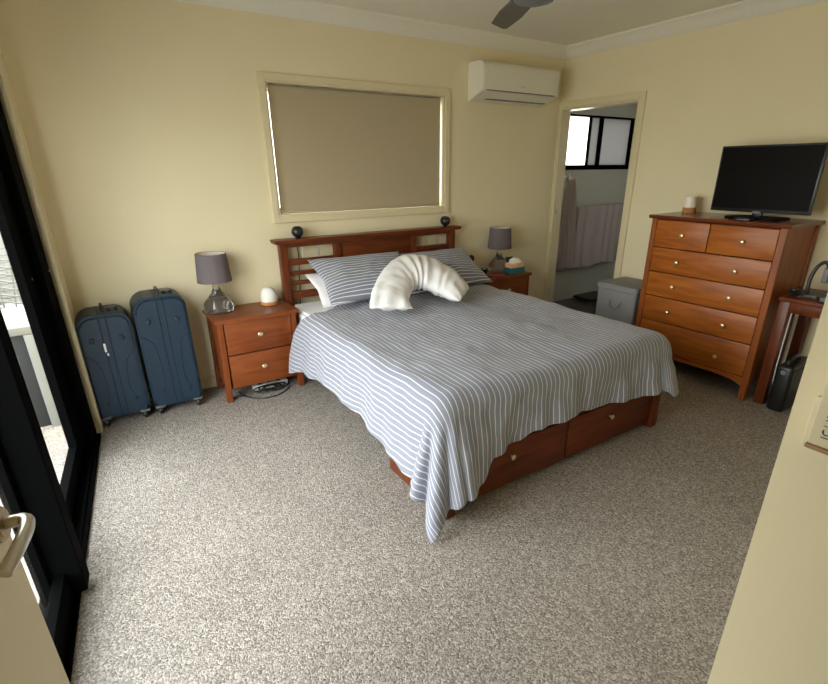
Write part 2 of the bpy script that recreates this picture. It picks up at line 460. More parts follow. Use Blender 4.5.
# entry wall controller on the corner wall: cream frame, tilted plate, printed marks
cx = 1.62
ct = thing('wall_controller', 'cream wall controller plate with dark printed markings on the entry wall corner', 'wall control', (cx, -3.62, 1.24))
b = bm_new(); box(b, cx-.010, cx, -3.72, -3.5845, 1.232, 1.292, .003); box(b, cx-.010, cx, -3.72, -3.596, 1.292, 1.36, .003); obj('mounting_frame', b, M['panel'], ct)
b = bm_new(); box(b, cx-.020, cx-.010, -3.72, -3.592, 1.243, 1.36, .002); obj('face_plate', b, M['panel'], ct)
b = bm_new(); box(b, cx-.022, cx-.0085, -3.72, -3.591, 1.238, 1.243, .0015); obj('lower_edge', b, M['brown'], ct, label='brown lower edge')
def text_mesh(body, size, mw, mat, parent, name='printed_marks'):
    cu = bpy.data.curves.new('t', 'FONT'); cu.body = body; cu.size = size; cu.extrude = .0002; cu.space_line = .95
    t = bpy.data.objects.new('t', cu); COL.objects.link(t); dg = bpy.context.evaluated_depsgraph_get(); dg.update()
    me = bpy.data.meshes.new_from_object(t.evaluated_get(dg)); COL.objects.unlink(t); bpy.data.objects.remove(t)
    bm = bmesh.new(); bm.from_mesh(me)
    for v in bm.verts: v.co = mw @ v.co
    return obj(name, bm, mat, parent, False)
TM = Matrix.Translation((cx-.0203, -3.6085, 1.252)) @ Matrix(((0, 0, -1, 0), (0, 1, 0, 0), (1, 0, 0, 0), (0, 0, 0, 1)))
text_mesh('1C | 18 | 1R', .0095, TM, M['ink'], ct)
b = bm_new(); lathe(b, 0, 0, [(.005, 0), (.005, .002)], 16, Matrix.Translation((cx-.020, -3.622, 1.2555)) @ Matrix.Rotation(radians(-90), 4, 'Y')); obj('button', b, M['ink'], ct)

ct.location = ct.location+Vector((0, .006, .012))

# ------------------------------------------------------------------ ensuite beyond the doorway
EX0, EX1, EY = W+.11, 6.98, .33
b = bm_new(); box(b, W, EX1, -2.2, EY, -.12, -.004); struct('floor_ensuite', b, M['tile'])
b = bm_new(); box(b, EX0, EX1, -2.2, EY, 2.40, 2.5); struct('ceiling_ensuite', b, M['ceiling'])
ewx0, ewx1, ewz0, ewz1 = 5.52, 6.73, 1.50, 2.06
b = bm_new()
box(b, W+.11-.11, ewx0, EY, EY+.12, -.12, 2.5); box(b, ewx1, EX1+.1, EY, EY+.12, -.12, 2.5)
box(b, ewx0, ewx1, EY, EY+.12, -.12, ewz0); box(b, ewx0, ewx1, EY, EY+.12, ewz1, 2.5)
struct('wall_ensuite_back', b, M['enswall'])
b = bm_new(); box(b, EX1, EX1+.1, -2.2, -1.5, 0, 2.5); box(b, EX1, EX1+.1, -.4, EY, 0, 2.5); box(b, EX1, EX1+.1, -1.5, -.4, 0, 1.0); box(b, EX1, EX1+.1, -1.5, -.4, 2.1, 2.5); struct('wall_ensuite_right', b, M['enswall'])  # opening is an added, unseen window that brightens the ensuite
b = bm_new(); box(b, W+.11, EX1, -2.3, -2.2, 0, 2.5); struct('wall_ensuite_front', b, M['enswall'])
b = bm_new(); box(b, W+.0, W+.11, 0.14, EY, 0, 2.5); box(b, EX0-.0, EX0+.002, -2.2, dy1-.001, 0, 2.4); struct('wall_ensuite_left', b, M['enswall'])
b = bm_new()
y0, y1 = EY-.005, EY+.05
box(b, ewx0, ewx1, y0, y1, ewz0, ewz0+.05, .002); box(b, ewx0, ewx1, y0, y1, ewz1-.02, ewz1, .002)
box(b, ewx0, ewx0+.03, y0, y1, ewz0, ewz1, .002); box(b, ewx1-.04, ewx1, y0, y1, ewz0, ewz1, .002)
box(b, 5.95, 5.975, y0, y1, ewz0, ewz1, .002); box(b, 6.125, 6.175, y0, y1, ewz0, ewz1, .002)
w3 = struct('window_3', b, M['black'])
for i, (a, c, mm) in enumerate(((ewx0+.03, 5.95, 'frost'), (5.975, 6.125, 'frostd'), (6.175, ewx1-.04, 'frostd'))):
    b = bm_new(); box(b, a, c, EY+.02, EY+.026, ewz0+.05, ewz1-.02); obj('frosted_pane', b, M[mm], w3, False)

b = bm_new(); box(b, EX1+.04, EX1+.046, -1.5, -.4, 1.0, 2.1); obj('frosted_pane', b, M['frostm'], w3, False)  # pane of the side window added out of view to brighten the ensuite
def towel(name, x0, x1, z0, z1, yc, folds, amp, taper=None, skew=0):
    b = bm_new(); nu, nv = 60, 30; g = []
    for j in range(nv+1):
        v = j/nv; row = []
        w = 1 if taper is None else taper(v)
        for i in range(nu+1):
            u = i/nu; xc = (x0+x1)/2
            x = xc+(u-.5)*(x1-x0)*w+skew*v
            f = amp*(.5+.5*v)*sin(folds*u*2*pi+.8*sin(3*v)+1.3*sin(u*9))
            f *= (1.6 if w < .5 else 1)
            y = yc+f+.006*noise.noise(Vector((u*8, v*6, x0)))
            z = z1-(z1-z0)*v+(.012*sin(u*11+1)+.02*(u-.5))*v
            row.append(b.verts.new((x, y, z)))
        g.append(row)
    for j in range(nv):
        for i in range(nu): b.faces.new((g[j][i], g[j][i+1], g[j+1][i+1], g[j+1][i]))
    o = obj(name, b, M['towel']); m = o.modifiers.new('thick', 'SOLIDIFY'); m.thickness = .008; m.offset = 0
    return o
rail = thing('towel_rail', 'chrome towel rail on the ensuite wall under the window', 'rail', (6.2, .27, 1.09))
b = bm_new(); tube(b, [(5.80, .26, 1.10), (6.66, .26, 1.10)], .009, 12); obj('bar', b, M['steel'], rail)
for x in (5.82, 6.64):
    b = bm_new(); tube(b, [(x, .26, 1.10), (x, .33, 1.10)], .008, 10); lathe(b, 0, 0, [(.02, 0), (.02, .008)], 20, Matrix.Translation((x, .33, 1.10)) @ Matrix.Rotation(radians(90), 4, 'X')); obj('bracket', b, M['steel'], rail)
t = towel('bath_towel', 5.80, 6.62, .40, 1.115, .235, 5, .010)
tag(t, 'wide mauve grey bath towel draped over the ensuite towel rail', 'towel')
# back fall over the rail
hk = thing('towel_hook', 'small chrome hook on the ensuite wall holding the bunched towel', 'hook', (5.61, .31, 1.40))
b = bm_new(); lathe(b, 0, 0, [(.022, 0), (.022, .008)], 20, Matrix.Translation((5.61, .33, 1.42)) @ Matrix.Rotation(radians(90), 4, 'X')); obj('back_plate', b, M['steel'], hk)
b = bm_new(); tube(b, smooth_path([(5.61, .325, 1.42), (5.61, .275, 1.41), (5.61, .262, 1.425), (5.61, .258, 1.45)], 4), .007, 10); obj('hook_arm', b, M['steel'], hk)
t = towel('hand_towel', 5.45, 5.83, .40, 1.42, .235, 4, .018, taper=lambda v: .14+.86*min(1, (v*1.5))**.7, skew=.0)
tag(t, 'mauve grey towel hanging bunched from the ensuite wall hook', 'towel')
b = bm_new(); prism(b, rbox_pts(5.93, 6.36, .02, .30, .03), 'Z', .018, .042, .004)
sc_ = thing('bathroom_scale', 'flat black bathroom scale on the dark ensuite floor below the towels', 'scale', (6.15, .16, 0))
obj('platform', b, M['blackp'], sc_)
for x in (5.98, 6.31):
    for y in (.06, .26):
        b = bm_new(); lathe(b, x, y, [(.014, -.004), (.014, .018)], 12); obj('foot', b, M['grey'], sc_)

# ------------------------------------------------------------------ balcony outside
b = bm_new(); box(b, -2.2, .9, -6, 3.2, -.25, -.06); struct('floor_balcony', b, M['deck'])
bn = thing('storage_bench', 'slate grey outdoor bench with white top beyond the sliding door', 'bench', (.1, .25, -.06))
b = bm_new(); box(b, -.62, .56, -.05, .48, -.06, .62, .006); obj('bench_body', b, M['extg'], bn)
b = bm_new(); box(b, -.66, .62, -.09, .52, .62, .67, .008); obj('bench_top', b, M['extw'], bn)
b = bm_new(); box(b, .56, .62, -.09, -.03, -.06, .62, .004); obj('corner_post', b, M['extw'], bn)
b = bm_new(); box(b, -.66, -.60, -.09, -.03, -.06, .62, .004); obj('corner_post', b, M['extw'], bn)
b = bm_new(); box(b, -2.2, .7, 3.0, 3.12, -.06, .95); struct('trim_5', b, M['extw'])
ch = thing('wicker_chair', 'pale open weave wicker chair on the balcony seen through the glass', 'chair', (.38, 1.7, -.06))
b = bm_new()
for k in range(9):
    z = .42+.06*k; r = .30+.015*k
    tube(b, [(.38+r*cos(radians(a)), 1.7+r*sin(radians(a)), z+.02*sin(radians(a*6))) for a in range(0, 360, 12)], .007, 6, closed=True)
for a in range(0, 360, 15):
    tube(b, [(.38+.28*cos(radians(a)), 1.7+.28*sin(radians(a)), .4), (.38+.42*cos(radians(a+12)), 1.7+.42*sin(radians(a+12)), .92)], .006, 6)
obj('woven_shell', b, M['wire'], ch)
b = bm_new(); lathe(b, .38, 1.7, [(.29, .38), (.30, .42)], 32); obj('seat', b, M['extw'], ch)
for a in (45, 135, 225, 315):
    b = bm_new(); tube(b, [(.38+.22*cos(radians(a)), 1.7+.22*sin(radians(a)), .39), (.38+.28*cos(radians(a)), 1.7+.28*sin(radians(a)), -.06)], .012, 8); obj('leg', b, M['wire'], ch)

# ------------------------------------------------------------------ bed
bed = thing('bed_frame', 'red brown wooden bed with slatted headboard and drawers in the foot end', 'bed', (2.96, -1.2, 0))
HX0, HX1 = 2.165, 3.77
b = bm_new(); prism(b, [(HX0-.035, 1.022), (HX1+.035, 1.022), (HX1+.045, 1.048), (HX1+.03, 1.050), (HX0-.03, 1.050), (HX0-.045, 1.048)], 'Y', -.135, -.02, .002)
obj('headboard_cap', b, M['bed'], bed)
for xa in (HX0, HX1-.06):
    b = bm_new(); box(b, xa, xa+.06, -.10, -.04, 0, 1.022, .004); obj('headboard_post', b, M['bedv'], bed)
for xa in (2.60, 3.31):
    b = bm_new(); box(b, xa, xa+.055, -.092, -.05, .30, .990, .003); obj('headboard_stile', b, M['bedv'], bed)
b = bm_new(); box(b, HX0+.06, HX1-.06, -.095, -.045, .990, 1.022, .003); obj('headboard_rail', b, M['bed'], bed)
b = bm_new(); box(b, 2.655, 3.31, -.080, -.055, .30, .990, .002); obj('headboard_panel', b, M['bed'], bed)
for xa, xb in ((HX0+.06, 2.60), (3.365, HX1-.06)):
    for z0, z1 in ((.855, .90), (.78, .81), (.705, .735), (.60, .655)):
        b = bm_new(); box(b, xa, xb, -.085, -.06, z0, z1, .002); obj('headboard_slat', b, M['bed'], bed)
    for k in (1, 2):
        x = xa+(xb-xa)*k/3
        b = bm_new(); tube(b, [(x, -.072, .90), (x, -.072, .99)], .006, 8); obj('spindle', b, M['steel'], bed, label='thin metallic spindle')
for xa in (2.14, 3.745):
    b = bm_new(); box(b, xa, xa+.035, -1.72, -.10, .16, .275, .004); obj('side_rail', b, M['bed'], bed)
for xa in (2.12, 3.715):
    b = bm_new(); box(b, xa, xa+.065, -2.235, -2.17, 0, .30, .004); obj('foot_post', b, M['bedv'], bed)
for xa in (2.125, 3.75):
    b = bm_new(); box(b, xa, xa+.030, -2.17, -1.72, .005, .275, .003); obj('drawer_box_side', b, M['bed'], bed)
b = bm_new(); box(b, 2.155, 3.75, -1.74, -1.72, .01, .27); obj('drawer_box_back', b, M['bed'], bed)
b = bm_new(); box(b, 2.185, 3.715, -2.20, -2.18, .03, .285, .002); obj('foot_panel', b, M['bed'], bed)
for xa, xb in ((2.19, 2.945), (2.955, 3.71)):
    b = bm_new(); box(b, xa, xb, -2.218, -2.20, .035, .275, .004); dr = obj('drawer', b, M['bed'], bed)
    b = bm_new(); lathe(b, 0, 0, [(.006, 0), (.006, .012), (.014, .018), (.014, .024), (.008, .028)], 20, Matrix.Translation(((xa+xb)/2-.03, -2.218, .20)) @ Matrix.Rotation(radians(90), 4, 'X')); obj('knob', b, M['knob'], dr)
# head-end foot block seen beside the bedside table
b = bm_new(); box(b, 2.125, 2.19, -.20, -.10, 0, .10, .004); obj('head_foot', b, M['bed'], bed)

def pillow_bm(cx, cy, cz, w, h, t, tilt=0, rz=0, seedv=0, pinch=.10, wr=.008, roll=0, uvw=None):
    b = bm_new(); uvl = b.loops.layers.uv.new('UVMap'); n = 44; top = []; bot = []
    Rm = Matrix.Translation((cx, cy, cz)) @ Matrix.Rotation(rz, 4, 'Z') @ Matrix.Rotation(tilt, 4, 'X') @ Matrix.Rotation(roll, 4, 'Y')
    uvs = {}
    for side, store in ((1, top), (-1, bot)):
        for j in range(n+1):
            row = []
            for i in range(n+1):
                if side == -1 and (i in (0, n) or j in (0, n)): row.append(top[j][i]); continue
                u = -1+2*i/n; v = -1+2*j/n
                ex_ = 1-pinch*(1-abs(u))*(1-abs(v)*0)*0
                x = u*w/2*(1-pinch*(1-abs(v))**1.0*abs(u)**3*1.0*(1 if abs(v) < 1 else 0))
                y = v*h/2*(1-pinch*(1-abs(u))**1.0*abs(v)**3)
                prof = ((1-u**4)*(1-v**4))**.55*(.55+.45*(1-u*u)*(1-v*v))
                z = side*t/2*prof
                z += side*prof*wr*2*noise.noise(Vector((x*7+seedv, y*7, seedv)))+wr*noise.noise(Vector((x*16, y*16+seedv, 3)))*prof*side
                p = Rm @ Vector((x, y, z)); vv = b.verts.new(p); uvs[vv] = (x, y); row.append(vv)
            store.append(row)
    for g, flip in ((top, False), (bot, True)):
        for j in range(n):
            for i in range(n):
                q = (g[j][i], g[j][i+1], g[j+1][i+1], g[j+1][i])
                if flip: q = tuple(reversed(q))
                f = b.faces.new(q)
                for l in f.loops: l[uvl].uv = uvs[l.vert]
    return b

# mattress
b = bm_new(); prism(b, rbox_pts(2.185, 3.735, -2.14, -.125, .06), 'Z', .275, .572, .02)
mt = obj('mattress', b, M['linen']); tag(mt, 'thick mattress in a white fitted sheet on the wooden bed frame', 'mattress')

# duvet
def duvet():
    b = bm_new(); uvl = b.loops.layers.uv.new('UVMap')
    X0, X1, YF, R, ZT_ = 2.165, 3.66, -2.155, .095, .625
    NA, NB = 230, 250; t_head = -.43
    def smooth(a, b_, x): x = max(0, min(1, (x-a)/(b_-a))); return x*x*(3-2*x)
    def sL(t):      # hem depth on the left as a function of distance from the head
        y = t_head-t
        keys = [(-.40, .53), (-.65, .46), (-1.13, .385), (-1.61, .42), (-1.9, .445), (-2.03, .47), (-2.2, .51), (-2.8, .515)]
        for (a, va), (c, vc) in zip(keys, keys[1:]):
            if a >= y >= c: k = (a-y)/(a-c); k = k*k*(3-2*k); return va+(vc-va)*k
        return .52
    def tF(s):      # hem depth at the foot as a function of x
        x = X0+s
        keys = [(1.4, .50), (2.12, .53), (2.30, .51), (2.38, .41), (2.55, .395), (2.66, .36), (2.9, .355), (3.25, .375), (3.66, .395), (3.8, .43), (4.4, .45)]
        for (a, va), (c, vc) in zip(keys, keys[1:]):
            if a <= x <= c: k = (x-a)/(c-a); k = k*k*(3-2*k); return va+(vc-va)*k
        return .45
    LW = X1-X0; LT = t_head-YF
    Q = pi*R/2
    def drape(d, out, R):
        Q = pi*R/2     # arc-length d beyond the flat edge -> (outward, drop)
        if d <= 0: return 0, 0
        if d < Q:
            a = d/R; return R*sin(a), R*(1-cos(a))
        return R+out*(d-Q), R+(d-Q)*sqrt(max(.2, 1-out*out))
    g = []; uv = {}
    for j in range(NB+1):
        row = []; bj = j/NB
        for i in range(NA+1):
            ai = i/NA
            tt0 = bj*(LT+.42); s = -sL(tt0)+ai*(LW+sL(tt0)+.47)
            t0 = .27*math.exp(-((s-.0)/.20)**2)+.015*sin(ai*23)
            t = t0+bj*(LT+tF(s)-t0)
            dsl = -s; dsr = s-LW; dt = t-LT
            ds = max(dsl, dsr); sg = -1 if dsl > dsr else 1; RR = R if sg < 0 else .16+.05*smooth(LT-.5, LT, t)
            x = X0+min(max(s, 0), LW); y = t_head-min(t, LT); z = ZT_
            nx = ny = 0
            if ds > 0 and dt > 0:
                r = sqrt(ds*ds+dt*dt); th = atan2(dt, ds)
                fl = .25 if sg < 0 else .34
                if sg > 0: r = r if r < .44 else .44+(r-.44)*.25
                elif r > .60: r = .60+(r-.60)*.6
                thn = th/(pi/2); RR = RR*(1-thn)+R*thn; o_, dr = drape(r, fl, RR)
                hang = max(0, r-Q)
                wv = cos((th-radians(8))/radians(37)*2*pi)
                if sg > 0: wv = cos((th-radians(20))/radians(60)*2*pi)
                o_ += hang*.13*wv*(.75 if sg < 0 else .12)*sin(min(pi/2, th*4))*sin(min(pi/2, (pi/2-th)*4))
                th2 = th+(.035*sin((th-radians(8))/radians(37)*2*pi)*min(1, hang*4) if sg < 0 else 0)
                x += sg*o_*cos(th2); y -= o_*sin(th2); z -= dr; nx, ny = sg*cos(th), -sin(th)
            elif ds > 0:
                hang = max(0, ds-Q)
                k = smooth(LT-.45, LT, t)
                out_ = (.07+.08*smooth(.1, .9, t) if sg < 0 else .18)+(.06 if sg < 0 else .16)*k**2
                o_, dr = drape(ds, out_, RR); x += sg*o_; z -= dr; nx = sg
                o_w = hang*(.045*sin(t*9+1.2)+.03*sin(t*21)+.03*k*cos(t*30)); x += sg*o_w
            elif dt > 0:
                hang = max(0, dt-Q); e = min(s, LW-s); k = smooth(.35, 0, e)
                out_ = .03+(.18 if s < LW/2 else .31)*k**2
                o_, dr = drape(dt, out_, R); y -= o_; z -= dr; ny = -1
                y -= hang*(.05*sin(s*11+.5)+.04*sin(s*27+1)+.02*sin(s*50))
            # puffiness and wrinkles
            flat = (1-smooth(0, .2, ds))*(1-smooth(0, .2, dt))
            cen = sin(pi*min(max(s/LW, 0), 1))
            nz = .022*noise.noise(Vector((x*2.2, y*2.2, 1)))+.010*noise.noise(Vector((x*5+y*2, y*6, 5)))+.006*noise.noise(Vector((x*13, y*9, 9)))
            # ripples radiating around the pillow end
            hd = smooth(1.0, .0, t)
            nz += hd*.010*noise.noise(Vector((x*8+y*8, (x-y)*3, 2)))
            z += flat*(nz+.0*cen)
            if ds > 0 or dt > 0:
                q = (1-flat)*(.012*noise.noise(Vector((s*5, t*5, 4)))+.006*noise.noise(Vector((s*14, t*14, 8))))
                x += nx*q; y += ny*q
            z = max(z, .014)
            v = b.verts.new((x, y, z)); uv[v] = (s, t); row.append(v)
        g.append(row)
    for j in range(NB):
        for i in range(NA):
            f = b.faces.new((g[j][i], g[j+1][i], g[j+1][i+1], g[j][i+1]))
            for l in f.loops: l[uvl].uv = uv[l.vert]
    return b
o = obj('duvet', duvet(), M['duvet'], angle=80)
m = o.modifiers.new('thick', 'SOLIDIFY'); m.thickness = .012; m.offset = -1
tag(o, 'blue grey duvet with white pinstripes spread over the bed and trailing at its corners', 'duvet')

# pillows
p = obj('pillow', pillow_bm(2.62, -.31, .695, .60, .40, .09, radians(27), radians(-2), 4), M['linen'])
tag(p, 'plain white pillow lying flat under the left striped pillow', 'pillow', 'pillows at the head of the bed')
p = obj('pillow', pillow_bm(2.70, -.435, .782, .76, .53, .15, radians(27), radians(-4), 1), M['pcase'], angle=80)
tag(p, 'blue grey striped pillow on the lamp and suitcase side of the bed', 'pillow', 'pillows at the head of the bed')
p = obj('pillow', pillow_bm(3.43, -.40, .755, .70, .50, .16, radians(27), radians(-3), 11), M['pcase'], angle=80)
tag(p, 'blue grey striped pillow at the doorway side, half hidden by the curved white pillow', 'pillow', 'pillows at the head of the bed')

def vpillow():
    b = bm_new()
    O = smooth_path([(2.40, -1.03, .715), (2.51, -.86, .77), (2.70, -.655, .84), (2.87, -.54, .88), (3.02, -.515, .89), (3.16, -.575, .868), (3.235, -.73, .812), (3.24, -.88, .76), (3.235, -.985, .722)], 14)
    I = smooth_path([(2.675, -1.115, .685), (2.705, -1.02, .715), (2.765, -.945, .74), (2.825, -.89, .76), (2.88, -.868, .768), (2.925, -.90, .757), (2.975, -.98, .728), (3.01, -1.05, .703), (3.045, -1.12, .68)], 14)
    N = len(O); n = 40; rings = []; up_ = Vector((0, -.34, .94)).normalized()
    for i in range(N):
        o_, i_ = O[i], I[i]; u = i/(N-1); c0 = (o_+i_)/2; sd = (o_-i_)/2
        nn = up_-sd.normalized()*up_.dot(sd.normalized()); nn.normalize()
        e = min(1, min(u, 1-u)/.22); pr_ = (1-(1-e)**2)**.5 if e < 1 else 1
        th = (.070+.020*math.exp(-((u-.5)/.2)**2))*max(.16, pr_)
        ring = []
        for k in range(n):
            a = 2*pi*k/n; c, s_ = cos(a), sin(a)
            cc = math.copysign(abs(c)**.8, c); ss = math.copysign(abs(s_)**1.05, s_)
            q = c0+sd*cc*(1-.05*(1-pr_)*(1-abs(c)))+nn*th*ss
            amp = math.exp(-((u-.58)/.20)**2)
            fold = .011*sin(u*75+1.2*c+2.5*noise.noise(Vector((u*9, c*.8, 2))))*amp*(.65-.35*c)
            endf = .010*sin(c*9+u*6)*max(0, 1-e)
            wr = .014*noise.noise(q*8)+.007*noise.noise(q*19)+fold+endf
            q += nn*ss*wr+sd.normalized()*cc*wr*.4
            ring.append(b.verts.new(q))
        rings.append(ring)
    for A, B in zip(rings, rings[1:]):
        for k in range(n): j = (k+1) % n; b.faces.new((A[k], A[j], B[j], B[k]))
    b.faces.new(rings[0]); b.faces.new(rings[-1])
    return b
o = obj('curved_pillow', vpillow(), M['linen'], angle=80)
tag(o, 'white boomerang shaped support pillow arching over the striped pillows', 'pillow')

# ------------------------------------------------------------------ bedside tables
def bedside():
    t = thing('bedside_table', 'chestnut two drawer bedside table left of the bed beside the suitcases', 'bedside table', (1.8705, -.20, 0), 'matching bedside tables')
    x0, x1, y0, y1, zt = 1.578, 2.163, -.385, -.015, .60
    b = bm_new(); prism(b, [(x0, zt-.012), (x0+.012, zt-.028), (x1-.012, zt-.028), (x1, zt-.012), (x1-.004, zt), (x0+.004, zt)], 'Y', y0, y1, .002); obj('table_top', b, M['side'], t)
    for sx, xa in ((-1, x0+.02), (1, x1-.02-.04)):
        for ya_, sy in ((y0+.015, -1), (y1-.055, 1)):
            b = bm_new()
            prof = []
            for k in range(9):
                z = k/8*(zt-.028); off = .016*(1-k/8)**2*sx if False else .012*((1-k/8)**2)*sx
                prof.append((xa+off, z))
            back = [(px+.038, z) for px, z in reversed(prof)]
            prism(b, prof+back, 'Y', ya_, ya_+.04, .002); obj('leg', b, M['sidev'], t)
    b = bm_new(); box(b, x0+.032, x0+.048, y0+.055, y1-.055, .10, zt-.028); obj('side_panel', b, M['sidev'], t)
    b = bm_new(); box(b, x1-.048, x1-.032, y0+.055, y1-.055, .10, zt-.028); obj('side_panel', b, M['sidev'], t)
    b = bm_new(); box(b, x0+.05, x1-.05, y1-.04, y1-.03, .10, zt-.028); obj('back_panel', b, M['sidev'], t)
    b = bm_new(); box(b, x0+.05, x1-.05, y0+.03, y1-.04, .092, .104); obj('bottom_panel', b, M['sidev'], t)
    b = bm_new(); box(b, x0+.062, x1-.062, y0+.03, y0+.05, .104, zt-.028); obj('inner_frame', b, M['gap'], t)
    for z0, z1 in ((.100, .338), (.346, .570)):
        b = bm_new(); box(b, x0+.064, x1-.064, y0+.012, y0+.032, z0, z1, .004); d = obj('drawer', b, M['side'], t)
        b = bm_new(); lathe(b, 0, 0, [(.006, 0), (.006, .012), (.015, .017), (.015, .022), (.008, .027)], 20, Matrix.Translation(((x0+x1)/2, y0+.012, (z0+z1)/2+.01)) @ Matrix.Rotation(radians(90), 4, 'X') @ Matrix.Scale(1.25, 4, (1, 0, 0))); obj('knob', b, M['knob'], d)
    return t
bs = bedside()
dup(bs, (4.195, -.20, 0), 'matching bedside table on the far side of the bed near the doorway', 'matching bedside tables')

def lamp(x, y, z):
    t = thing('table_lamp', 'mauve grey drum shade lamp with glass base on the bedside table beside the suitcases', 'lamp', (x, y, z), 'matching bedside lamps')
    b = bm_new(); lathe(b, x, y, [(.045, z), (.092, z+.004), (.100, z+.030), (.094, z+.065), (.062, z+.105), (.034, z+.140), (.022, z+.180), (.019, z+.205), (.026, z+.212)], 48); obj('lamp_base', b, M['smoky'], t)
    b = bm_new(); lathe(b, x, y, [(.020, z+.206), (.022, z+.235), (.012, z+.245), (.012, z+.275)], 24); obj('socket', b, M['steel'], t)
    b = bm_new(); R0, R1, z0, z1 = .114, .099, z+.215, z+.405
    lathe(b, x, y, [(R0, z0), (R1, z1), (R1-.003, z1), (R0-.003, z0), (R0, z0)], 56, cap=False); sh = obj('lamp_shade', b, M['shade'], t)
    b = bm_new(); lathe(b, x, y, [(R0-.004, z0+.002), (R1-.004, z1-.002)], 56, cap=False); obj('shade_lining', b, M['shadein'], sh)
    b = bm_new(); lathe(b, x, y, [(.004, z+.27), (.022, z+.29), (.028, z+.315), (.020, z+.34), (.003, z+.352)], 24); obj('bulb', b, M['white'], t)
    b = bm_new()
    for a in (0, 120, 240): tube(b, [(x, y, z+.275), (x+(R0-.008)*cos(radians(a)), y+(R0-.008)*sin(radians(a)), z+.245)], .002, 6)
    obj('shade_spider', b, M['steel'], t)
    return t
lp = lamp(1.678, -.125, .60)
dup(lp, (4.285, -.125, .60), 'mauve grey drum shade lamp on the far bedside table near the doorway', 'matching bedside lamps')

d = thing('aroma_diffuser', 'small white domed diffuser with honey wood base on the left bedside table', 'diffuser', (2.035, -.125, .60))
b = bm_new(); lathe(b, 2.035, -.125, [(.055, .60), (.062, .604), (.064, .622), (.060, .626)], 36); obj('wooden_base', b, M['ltwood'], d)
b = bm_new(); lathe(b, 2.035, -.125, [(.059, .626), (.061, .65), (.056, .685), (.040, .715), (.018, .728), (.006, .729)], 36); obj('dome', b, M['white'], d)

# orbs on the headboard
def orb(x):
    t = thing('black_ornament', 'black round ornament on the left end of the headboard', 'ornament', (x, -.08, 1.05), 'black ornaments on the headboard')
    b = bm_new(); lathe(b, x, -.08, [(.020, 1.05), (.022, 1.056), (.014, 1.062)], 24); obj('stand', b, M['blackp'], t)
    b = bm_new(); R = .044; pr = [(R*sin(radians(a)), 1.099-R*.98*cos(radians(a))) for a in range(12, 151, 6)]
    lathe(b, x, -.08, pr+[(.018, 1.126), (.014, 1.118)], 30); obj('round_body', b, M['blackp'], t)
    return t
ob = orb(2.318)
dup(ob, (3.672, -.08, 1.05), 'black round ornament on the doorway end of the headboard', 'black ornaments on the headboard')
b = bm_new(); tube(b, smooth_path([(2.318, -.045, 1.055), (2.325, -.012, 1.03), (2.33, -.018, .9), (2.315, -.02, .7), (2.30, -.02, .45)], 5), .0035, 6)
obj('power_cord_or_glint', b, M['blackp'], ob)

# clutter on the far bedside table
ts = thing('tissue_box', 'teal tissue box with peach trim and white tissues on the far bedside table', 'tissue box', (4.335, -.295, .60))
b = bm_new(); box(b, 4.25, 4.42, -.345, -.245, .60, .655, .003, 2); obj('box_lower', b, M['teal'], ts)
b = bm_new(); box(b, 4.253, 4.417, -.342, -.248, .655, .695, .003, 2); obj('box_upper', b, M['tissuep'], ts)
b = bm_new(); bmesh.ops.create_icosphere(b, subdivisions=4, radius=1)
for v in b.verts:
    n_ = noise.noise(v.co*2.4)*.35; v.co = Vector((4.335+v.co.x*.066*(1+n_), -.295+v.co.y*.036*(1+n_), .700+max(v.co.z, -.2)*.036*(1+n_*1.6)))
obj('tissue_paper', b, M['tissuew'], ts)
mr = thing('tabletop_stand', 'small black disc on a thin stem on the far bedside table behind the pillow', 'stand', (3.95, -.13, .60))
b = bm_new(); lathe(b, 3.95, -.13, [(.035, .60), (.035, .606), (.008, .612)], 24); obj('base', b, M['blackp'], mr)
b = bm_new(); tube(b, [(3.95, -.13, .608), (3.94, -.13, .72)], .004, 8); obj('stem', b, M['blackp'], mr)
b = bm_new(); lathe(b, 0, 0, [(.030, -.006), (.034, 0), (.030, .006)], 28, Matrix.Translation((3.94, -.13, .75)) @ Matrix.Rotation(radians(80), 4, 'X')); obj('disc', b, M['blackp'], mr)
cp = thing('glass_cup', 'small dark glass cup with pale candle on the far bedside table', 'cup', (4.04, -.20, .60))
b = bm_new(); lathe(b, 4.04, -.20, [(.025, .60), (.032, .61), (.034, .655), (.030, .655), (.027, .615)], 28); obj('cup_body', b, M['blackp'], cp)
b = bm_new(); lathe(b, 4.04, -.20, [(.024, .618), (.024, .648), (.010, .656)], 20); obj('candle', b, M['candle'], cp)
b = bm_new(); box(b, 4.00, 4.16, -.36, -.27, .60, .618, .003); tag(obj('notebook', b, M['redbook']), 'thin dull red notebook at the front edge of the far bedside table', 'book')
b = bm_new(); box(b, 4.49-.01, 4.49+.0, -.18, -.06, .60, .60+.001); b.free()
ph = thing('tablet', 'small black upright tablet leaning behind the tissue box', 'tablet', (4.445, -.10, .60))
b = bm_new(); box(b, -.045, .045, -.006, .006, 0, .115, .003, 2, Matrix.Translation((4.445, -.12, .601)) @ Matrix.Rotation(radians(-14), 4, 'X')); obj('screen_body', b, M['blackp'], ph)
b = bm_new(); box(b, 4.43, 4.46, -.115, -.055, .60, .606, .002); obj('prop_foot', b, M['blackp'], ph)

